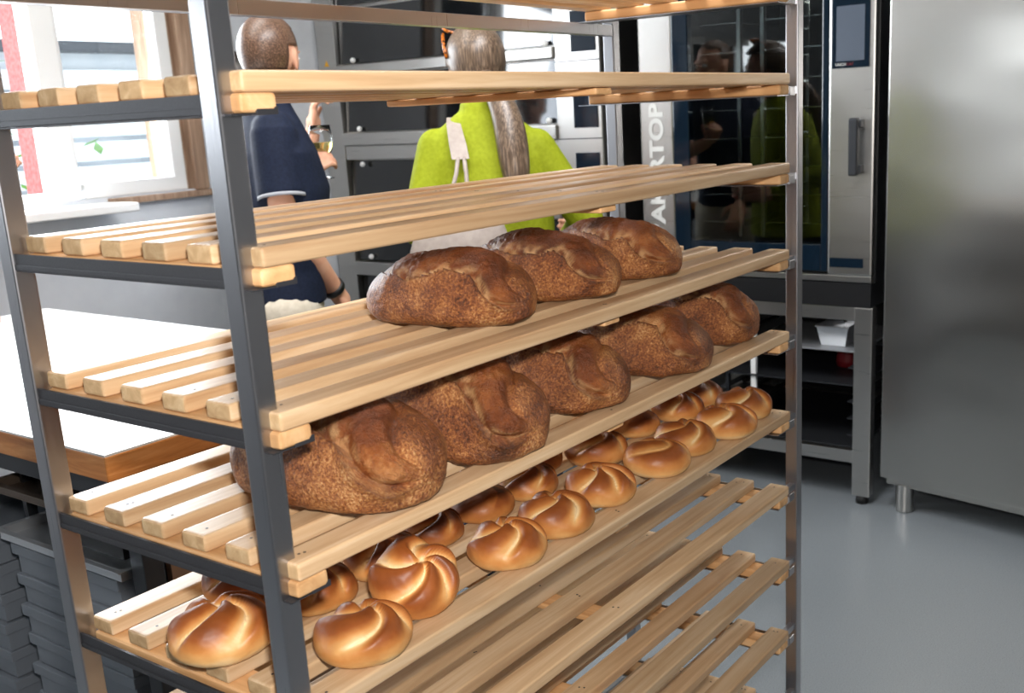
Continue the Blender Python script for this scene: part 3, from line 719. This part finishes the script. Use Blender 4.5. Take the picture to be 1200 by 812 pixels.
tiers = [(1.895, 1.658), (1.615, 1.368), (1.258, .80), (.745, .45)]
for z1, z0 in ((2.20, 1.905), (1.895, 1.660), (1.612, 1.370), (1.250, 1.055), (1.005, .800), (.735, .45)):
    b = bmesh.new(); mt = Matrix.Translation((XD+.02, 0, z0)) @ Matrix.Rotation(.06, 4, 'Y')
    bxm(b, mt, 0, .014, 1.62, 2.785, .003, z1-z0-.003, .002); obj('door_pane', b, 'darkglass', dk)
for z1, z0 in ((1.656, 1.614), (1.368, 1.315), (1.313, 1.252), (.798, .737), (1.052, 1.008), (.448, .30), (.298, .13)):
    boxobj('door_rail', 'oven_steel', dk, XD-.012 if z1 in (1.656, 1.368, .798, 1.052) else XD+.004, XD+.05, 1.613, 2.788, z0, z1, bev=.004)
for z in (1.675, 1.385, 1.232, .82, 1.075):
    b = bmesh.new(); ell(b, (XD+.005, 2.69, z), ((.012, 0, 0), (0, .012, 0), (0, 0, .012))); obj('door_pivot', b, 'white', dk, True)
for z in (1.67, 1.385):
    b = bmesh.new(); ell(b, (XD+.005, 1.655, z), ((.012, 0, 0), (0, .012, 0), (0, 0, .012))); obj('door_pivot', b, 'white', dk, True)
for z in (1.628, 1.672):
    b = bmesh.new(); vs = [b.verts.new((XD-.001, 2.865, z-.014)), b.verts.new((XD-.001, 2.835, z-.014)), b.verts.new((XD-.001, 2.85, z+.012))]
    r = bmesh.ops.extrude_face_region(b, geom=[b.faces.new(vs)]); bmesh.ops.translate(b, vec=(.0012, 0, 0), verts=[e for e in r['geom'] if isinstance(e, bmesh.types.BMVert)])
    obj('warning_sticker', b, 'orange', dk)
for x in (XD+.1, XD+1.0):
    for y in (1.5, 2.80):
        b = bmesh.new(); cyl(b, (x, y, 0), (x, y, .102), .025); obj('foot', b, 'bright_steel', dk)

# ------------------------------------------------------------------ steel refrigerator
fd = V((.189, .982, 0)).normalized(); fn = V((-.982, .189, 0)).normalized()     # along the front (to the left), outward normal
F0 = V((2.823, .357, 0))
fm = Matrix(((fn.x, fd.x, 0, F0.x), (fn.y, fd.y, 0, F0.y), (0, 0, 1, 0), (0, 0, 0, 1)))   # local x = outward, y = left
fr = thing('refrigerator', 'tall stainless steel refrigerator at the right edge of the picture', 'refrigerator', F0)
def fbox(name, m, *a, **k):
    b = bmesh.new(); bxm(b, fm, *a, **k); return obj(name, b, m, fr)
fbox('body', 'dark_steel', -.82, -.045, -1.30, -.012, .13, 2.10, bev=.004)
fbox('door', 'fridge_steel', -.042, 0, -1.31, 0, .125, 2.12, bev=.006)
fbox('plinth', 'fridge_steel', -.80, -.03, -1.30, -.01, .095, .124, bev=.003)
for x, y in ((-.055, -.068), (-.055, -1.24), (-.74, -.068), (-.74, -1.24)):
    b = bmesh.new(); p = fm @ V((x, y, 0)); cyl(b, (p.x, p.y, .006), (p.x, p.y, .10), .031, n=32); cyl(b, (p.x, p.y, 0), (p.x, p.y, .008), .027, .031, n=32); obj('foot', b, 'oven_steel', fr)

# ------------------------------------------------------------------ people
def cap(bm, a, b, ra, rb, n=14):
    """tapered capsule"""
    a, b = V(a), V(b); u, w = frame_of(b-a); d = (b-a).normalized(); secs = []
    for k in range(5): t = PI/2*(1-k/5)*.98; secs.append((a-d*ra*math.sin(t), ra*math.cos(t)))
    secs.append((a, ra)); secs.append((b, rb))
    for k in range(1, 6): t = PI/2*k/5*.98; secs.append((b+d*rb*math.sin(t), rb*math.cos(t)))
    loft(bm, [(c, u*max(r, .0008), w*max(r, .0008)) for c, r in secs], n)
def hand(bm, wrist, d, nrm, side, curl=(.5, .6, .5), s=1.0, spread=.12, thumb=.7):
    """wrist point, finger direction, palm normal (towards the palm), side = direction of the thumb"""
    d = V(d).normalized(); nrm = V(nrm); nrm = (nrm-d*nrm.dot(d)).normalized(); sd = d.cross(nrm)
    if sd.dot(V(side)) < 0: sd = -sd
    w = V(wrist)
    ell(bm, w+d*.046*s, (sd*.040*s, nrm*.016*s, d*.056*s)); cap(bm, w-d*.01, w+d*.03*s, .025*s, .026*s)
    for k, (o, ln) in enumerate(((.029, .072), (.010, .080), (-.010, .075), (-.028, .060))):
        p = w+d*.082*s+sd*o*s; ang = 0; a0 = spread*(o/.03)*.5
        for q, fr_ in enumerate((.45, .30, .25)):
            ang += curl[q]
            dd = (d*math.cos(ang)+nrm*math.sin(ang)+sd*a0*math.cos(ang)).normalized(); e = p+dd*ln*fr_*s
            cap(bm, p, e, (.0095-.0008*q)*s, (.0088-.0008*q)*s, 10); p = e
    p = w+d*.025*s+sd*.030*s; e = p+(d*.55+sd*.65+nrm*.45*thumb).normalized()*.038*s; cap(bm, p, e, .012*s, .0105*s, 10)
    e2 = e+(d*.9+sd*.15+nrm*.6*thumb).normalized()*.030*s; cap(bm, e, e2, .0105*s, .0088*s, 10)

def head_shapes(bm, hc, f, l, u, neck, s=1.0):
    ell(bm, hc+u*.022*s-f*.012*s, (f*.096*s, l*.076*s, u*.094*s)); ell(bm, hc-u*.045*s+f*.022*s, (f*.066*s, l*.060*s, u*.072*s))
    cap(bm, neck, hc-u*.06*s-f*.022*s, .058*s, .052*s)
    cap(bm, hc-u*.012*s+f*.088*s, hc-u*.040*s+f*.104*s, .009*s, .014*s)              # nose
    ell(bm, hc+u*.018*s+f*.080*s, (f*.012*s, l*.050*s, u*.010*s))                   # brow
    ell(bm, hc-u*.098*s+f*.055*s, (f*.026*s, l*.028*s, u*.020*s))                   # chin
    for k in (-1, 1):
        ell(bm, hc+l*k*.078*s-u*.010*s-f*.006*s, ((f*.8-l*k*.0+u*.2)*.019*s, (l*k*.5-f*.5)*.011*s, u*.032*s))
def head_extras(parent, hc, f, l, u, s=1.0):
    for k in (-1, 1):
        b = bmesh.new(); ell(b, hc+l*k*.031*s+f*.079*s-u*.001*s, (f*.011*s, l*.014*s, u*.009*s), 14, 8); e = obj('eye', b, 'eye', parent, True)
        b = bmesh.new(); ell(b, hc+l*k*.031*s+f*.088*s-u*.001*s, (f*.003*s, l*.005*s, u*.005*s), 10, 6); obj('pupil', b, 'black', e, True)
    b = bmesh.new(); ell(b, hc+f*.083*s-u*.070*s, (f*.010*s, l*.023*s, u*.007*s), 14, 8); obj('mouth', b, 'lips', parent, True)

def figure(label, base, f, pel, chest, neckb, hc, hf, sh, el, wr, hands, pants, shirt, sleeve, s=1.0, width=.205, shoe='black', cuff=None, collar=None, skin='skin', hem=None, loose=1.0):
    """one continuous body with hair and clothing as children; every joint is a world point (left, right)"""
    f = V(f).normalized(); u = V((0, 0, 1)); l = u.cross(f); base = V(base); pel, chest, neckb, hc = map(V, (pel, chest, neckb, hc))
    t = thing('person', label, 'person', base)
    hf = V(hf).normalized(); hl = u.cross(hf).normalized()
    hips = [pel+l*k*.09 for k in (1, -1)]; knees = [base+l*k*.10+f*.02+u*.49 for k in (1, -1)]; ank = [base+l*k*.10-f*.02+u*.085 for k in (1, -1)]
    b = bmesh.new()
    head_shapes(b, hc, hf, hl, u, neckb, s)
    loft(b, [(pel-u*.10, l*.08, f*.06), (pel, l*.145, f*.095), (pel.lerp(chest, .4), l*.125, f*.085), (chest, l*.15, f*.10), (chest.lerp(neckb, .62), l*.15, f*.07), (neckb, l*.055, f*.05)])
    for k in (0, 1):
        S_, E_, W_ = V(sh[k]), V(el[k]), V(wr[k])
        cap(b, S_, E_, .048*s, .040*s); cap(b, E_, E_.lerp(W_, .35), .040*s, .041*s); cap(b, E_.lerp(W_, .35), W_, .041*s, .027*s)
        cap(b, S_, chest.lerp(neckb, .5), .05*s, .06*s)
        hd = hands[k]; hand(b, W_, hd[0], hd[1], hd[2], hd[3], s)
        cap(b, hips[k], knees[k], .078, .052); cap(b, knees[k], ank[k], .05, .036)
        cap(b, ank[k], base+l*(.10 if k == 0 else -.10)+f*.14+u*.04, .036, .028)
    body = remesh(obj('body', b, skin, t), .0052, 4)
    head_extras(t, hc, hf, hl, u, s)
    b = bmesh.new(); q = loose
    hz = pel if hem is None else pel+u*hem
    loft(b, [(hz, l*.180*q, f*.128*q), (pel.lerp(chest, .3), l*.160*q, f*.122*q), (chest, l*.178, f*.130), (chest.lerp(neckb, .45), l*width*.98, f*.112), (chest.lerp(neckb, .80), l*width*.78, f*.085), (neckb+u*.01, l*.074, f*.066)], 32)
    for k in (0, 1):
        S_, E_, W_ = V(sh[k]), V(el[k]), V(wr[k])
        cap(b, chest.lerp(neckb, .70), S_, .066, .058 if sleeve == 'short' else .050)
        if sleeve == 'short': loft(b, [(S_+(S_-E_).normalized()*.03, *(x*.04 for x in frame_of(E_-S_))), (S_, *(x*.064 for x in frame_of(E_-S_))), (S_.lerp(E_, .35), *(x*.066 for x in frame_of(E_-S_))), (S_.lerp(E_, .68), *(x*.066 for x in frame_of(E_-S_)))], 20)
        else: cap(b, S_, E_, .056, .052); cap(b, E_, E_.lerp(W_, .88), .053, .040)
    if collar: cap(b, neckb-u*.02, neckb+u*collar, .070, .066)
    remesh(obj('shirt', b, shirt, t), .0062, 5)
    if cuff:
        for k in (0, 1):
            S_, E_ = V(sh[k]), V(el[k]); a, w_ = frame_of(E_-S_); c0, c1 = S_.lerp(E_, .665), S_.lerp(E_, .70)
            b = bmesh.new(); loft(b, [(c0, a*.0665, w_*.0665), (c1, a*.067, w_*.067), (c1, a*.061, w_*.061), (c0, a*.061, w_*.061)], 24); obj('cuff', b, cuff, t, True)
    b = bmesh.new()
    loft(b, [(pel-u*.09, l*.12, f*.09), (pel-u*.02, l*.172, f*.120), (pel+u*.07, l*.160, f*.108), (pel+u*.13, l*.14, f*.098)], 28)
    for k in (0, 1): cap(b, hips[k]-u*.02, knees[k], .098, .072); cap(b, knees[k], ank[k]+u*.02, .072, .058)
    remesh(obj('trousers', b, pants, t), .008, 4)
    for k in (1, -1):
        b = bmesh.new(); c = base+l*k*.10+f*.045
        loft(b, [(c+u*.0, l*.045, f*.135), (c+u*.022, l*.048, f*.138), (c+u*.05-f*.02, l*.045, f*.105), (c+u*.085-f*.065, l*.046, f*.055)], 24); obj('shoe', b, shoe, t, True)
    return t

def hair_cap(parent, name, m, hc, hf, hl, s, keep, grow=.006, vox=.005):
    """hair as a shell over the skull, kept where keep(forward, left, up) holds"""
    b = bmesh.new(); u = V((0, 0, 1)); g = 1+grow/.085; c = hc+u*.022*s-hf*.012*s
    ell(b, c, (hf*.096*s*g, hl*.076*s*g, u*.094*s*g), 48, 36)
    kill = [v for v in b.verts if not keep((v.co-c).dot(hf)/s, (v.co-c).dot(hl)/s, (v.co-c).dot(u)/s)]
    bmesh.ops.delete(b, geom=kill, context='VERTS')
    o = obj(name, b, m, parent, True)
    so = o.modifiers.new('thickness', 'SOLIDIFY'); so.thickness = .008; so.offset = -1
    return o

Z = V((0, 0, 1))
# man in the navy polo shirt: faces the deck oven, right arm down, left hand with the glass
mf = V((.85, -.50, 0)).normalized(); ml = Z.cross(mf)
man = figure('man from behind in a navy polo shirt and beige trousers, holding a wine glass',
    (1.36, 1.70, 0), mf, (1.39, 1.66, .915), (1.432, 1.648, 1.235), (1.452, 1.705, 1.468), (1.49, 1.705, 1.602), (.93, .36, 0),
    [(1.525, 1.835, 1.400), (1.36, 1.575, 1.400)], [(1.60, 1.89, 1.16), (1.325, 1.525, 1.140)], [(1.565, 1.70, 1.235), (1.508, 1.556, .930)],
    [((.05, -.55, .75), (.75, .2, -.3), (.3, .2, 1), (.9, .9, .5)), ((.55, -.02, -.75), (-.6, .55, -.4), (.7, .5, .1), (.35, .35, .3))],
    'beige', 'navy', 'short', 1.03, .205, cuff='trim', collar=.03)
hl_ = Z.cross(V((.93, .36, 0)).normalized())
hair_cap(man, 'hair', 'hair_brown', V((1.49, 1.705, 1.602)), V((.93, .36, 0)).normalized(), hl_, 1.03,
    lambda a, b_, c: (c > -.058 and a < -.02) or (c > .0 and a < .03) or (c > .05 and a < .075 and abs(b_) < .06), .003)
E_, W_ = V((1.325, 1.525, 1.140)), V((1.508, 1.556, .930)); dd = (W_-E_).normalized(); a_, b__ = frame_of(dd); c0 = E_.lerp(W_, .93)
b = bmesh.new(); loft(b, [(c0-dd*.008, a_*.0300, b__*.0300), (c0-dd*.008, a_*.0345, b__*.0345), (c0+dd*.010, a_*.0345, b__*.0345), (c0+dd*.010, a_*.0300, b__*.0300)], 24)
obj('wristband', b, 'black', man, True)

# wine glass in his hand
gc = V((1.612, 1.672, 1.272))
wg = thing('wine_glass', 'wine glass of pale white wine held by the man in navy', 'glass', gc)
prof_o = [(.030, 0), (.031, .002), (.006, .008), (.004, .02), (.004, .050), (.008, .058), (.024, .070), (.034, .090), (.0365, .108), (.035, .130), (.031, .158)]
prof_i = [(.0298, .158), (.0338, .130), (.0353, .108), (.0328, .091), (.023, .0725), (.006, .062)]
b = bmesh.new(); lathe(b, prof_o+prof_i, gc-Z*.02); obj('bowl', b, 'glass', wg, True)
b = bmesh.new(); lathe(b, [(.005, .0635), (.0225, .0735), (.0322, .0915), (.0346, .106), (.0346, .108)], gc-Z*.02); obj('wine', b, 'wine', wg, True)

# woman in lime green, seen from behind
wf = V((.80, .50, 0)).normalized(); wl_ = Z.cross(wf); whf = V((.58, .81, 0)).normalized(); whl = Z.cross(whf)
WB = V((1.80, 1.18, 0)); WH = V((1.858, 1.258, 1.552))
woman = figure('woman from behind in a lime green shirt with a long ash grey ponytail',
    WB, wf, WB+V((0, 0, .88)), WB+wf*.02+V((0, 0, 1.20)), V((1.815, 1.208, 1.415)), WH, whf,
    [V((1.730, 1.318, 1.330)), V((1.890, 1.075, 1.318))], [V((1.650, 1.335, 1.105)), V((1.975, .968, 1.10))], [V((1.83, 1.40, 1.02)), V((2.10, 1.12, 1.03))],
    [((.8, -.1, .1), (.1, -.9, 0), (0, .2, 1), (.5, .5, .4)), ((.8, .4, .1), (-.3, .9, 0), (0, .2, 1), (.5, .5, .4))],
    'denim', 'lime', 'long', .96, .185, collar=.012, hem=-.06, loose=1.13)
hair_cap(woman, 'hair', 'hair_grey', WH, whf, whl, .96, lambda a, b_, c: (c > -.055 and a < .0) or (c > -.02 and a < .035) or (c > .055), .016)
b = bmesh.new(); td = (WH-whf*.095-Z*.03)
pts = [td+whf*.03, td-whf*.015, td-whf*.035-Z*.05-wl_*.005, V((1.762, 1.070, 1.40)), V((1.742, 1.045, 1.32)), V((1.735, 1.032, 1.245)), V((1.735, 1.03, 1.20))]
pts[2] = td.lerp(V((1.765, 1.085, 1.42)), .55)-whf*.03
tube(b, pts, [.026, .028, .034, .044, .046, .040, .022], 20); obj('ponytail', remesh_dummy := b, 'hair_grey', woman, True).modifiers.new('s', 'SUBSURF').levels = 2
b = bmesh.new(); cyl(b, td-whf*.018-Z*.004, td-whf*.030-Z*.02, .031, .031, 20); obj('hair_tie', b, 'black', woman, True)
# sunglasses pushed up on her hair
sg = thing('sunglasses', 'tortoise sunglasses pushed up on the hair of the woman in lime green', 'sunglasses', WH+Z*.09)
for k in (1, -1):
    q_ = .090 if k > 0 else .070
    b = bmesh.new(); tube(b, [WH+whl*k*q_+Z*.028-whf*.03, WH+whl*k*(q_-.002)+Z*.065+whf*.005, WH+whl*k*(q_-.008)+Z*.098+whf*.03], .0050, 8); obj('temple', b, 'tortoise', sg, True)
for k in (1, -1):
    c = WH+whl*k*.042+Z*.116+whf*.030; b = bmesh.new(); ax1, ax2, ax3 = whl*.036, (whf*.6+Z*.5)*.034, (Z-whf).normalized()*.004
    ell(b, c, (ax1, ax2, ax3), 20, 8); lz = obj('lens', b, 'black', sg, True)
    b = bmesh.new(); tube(b, [c+ax1*1.08*math.cos(q*PI/10)+ax2*1.08*math.sin(q*PI/10) for q in range(21)], .0045, 8); obj('rim', b, 'tortoise', sg, True)
# bag on her left shoulder
BC = V((1.600, 1.135, 1.10)); bd = V((.60, -.80, 0)).normalized(); bn = V((-.80, -.60, 0)).normalized()
bag = thing('shoulder_bag', 'cream leather bag hanging from the shoulder of the woman in lime green', 'bag', BC-Z*.26)
b = bmesh.new(); loft(b, [(BC-Z*.26, bd*.14, bn*.05), (BC-Z*.20, bd*.16, bn*.06), (BC-Z*.05, bd*.145, bn*.05), (BC+Z*.04, bd*.115, bn*.022), (BC+Z*.05, bd*.105, bn*.014)], 32); obj('bag_body', b, 'cream', bag, True)
shp = V((1.738, 1.275, 1.425))
def strap(pts, wd, th, name):
    b = bmesh.new(); rings = []
    for i, (p, sdv, nv) in enumerate(pts):
        p, sdv, nv = V(p), V(sdv).normalized(), V(nv).normalized(); w_ = wd[i] if isinstance(wd, list) else wd
        rings.append([b.verts.new(p+sdv*w_+nv*th), b.verts.new(p-sdv*w_+nv*th), b.verts.new(p-sdv*w_-nv*th), b.verts.new(p+sdv*w_-nv*th)])
    for a, c in zip(rings, rings[1:]):
        for k in range(4): b.faces.new((a[k], a[(k+1) % 4], c[(k+1) % 4], c[k]))
    b.faces.new(rings[0][::-1]); b.faces.new(rings[-1]); return obj(name, b, 'cream', bag)
strap([(V((1.82, 1.33, 1.360)), bd, Z), (V((1.768, 1.282, 1.408)), bd, Z), (V((1.722, 1.238, 1.392)), bd, bn+Z), (V((1.688, 1.198, 1.34)), bd, bn), (V((1.666, 1.172, 1.30)), bd, bn)], [.014, .016, .020, .024, .024], .006, 'strap')
for k in (-1, 1):
    b = bmesh.new(); tube(b, [V((1.668, 1.172, 1.305))+bd*k*.008, V((1.650, 1.160, 1.26))+bd*k*.014, V((1.628, 1.155, 1.20))+bd*k*.024, V((1.608, 1.14, 1.14))+bd*k*.03], .006, 8); obj('handle', b, 'cream', bag, True)

# a person mostly hidden behind the man, one hand raised
h3 = V((1.93, 2.40, 1.555)); f3 = V((.8, -.6, 0)).normalized()
p3 = figure('person with dark hair hidden behind the man in navy, one hand raised',
    (1.92, 2.38, 0), f3, (1.92, 2.38, .88), (1.92, 2.385, 1.19), (1.925, 2.395, 1.425), h3, f3,
    [(2.02, 2.50, 1.355), (1.82, 2.27, 1.355)], [(2.10, 2.42, 1.13), (1.875, 2.12, 1.21)], [(2.22, 2.30, 1.05), (1.935, 2.062, 1.395)],
    [((.6, -.6, .1), (0, -.6, 0), (0, 0, 1), (.4, .4, .4)), ((.05, -.10, .95), (.6, -.5, 0), (.6, .6, .2), (.7, .8, .6))],
    'denim', 'shirt_grey', 'short', .97, .185)
hair_cap(p3, 'hair', 'hair_dark', h3, f3, Z.cross(f3), .97, lambda a, b_, c: (c > -.07 and a < .0) or (c > -.01 and a < .03) or c > .05, .010)
# a person standing at the far end of the table, only the fingers reach into the frame
f4 = V((.95, -.3, 0)).normalized(); h4 = V((.60, 2.515, 1.60))
p4 = figure('person cut off by the left picture edge, only fingers raised into view',
    (.56, 2.545, 0), f4, (.57, 2.545, .90), (.57, 2.54, 1.21), (.575, 2.53, 1.45), h4, f4,
    [(.63, 2.69, 1.38), (.53, 2.37, 1.38)], [(.84, 2.68, 1.17), (.64, 2.27, 1.14)], [(1.03, 2.52, 1.285), (.765, 2.30, .985)],
    [((.55, -.25, .6), (.5, .6, 0), (.4, -.2, .8), (.5, .6, .5)), ((.75, .05, -.25), (0, 0, -1), (0, .8, 0), (.3, .3, .3))],
    'denim', 'white', 'short', 1.0, .2)
hair_cap(p4, 'hair', 'hair_brown', h4, f4, Z.cross(f4), 1.0, lambda a, b_, c: (c > -.06 and a < .0) or (c > .0 and a < .03) or c > .05, .006)
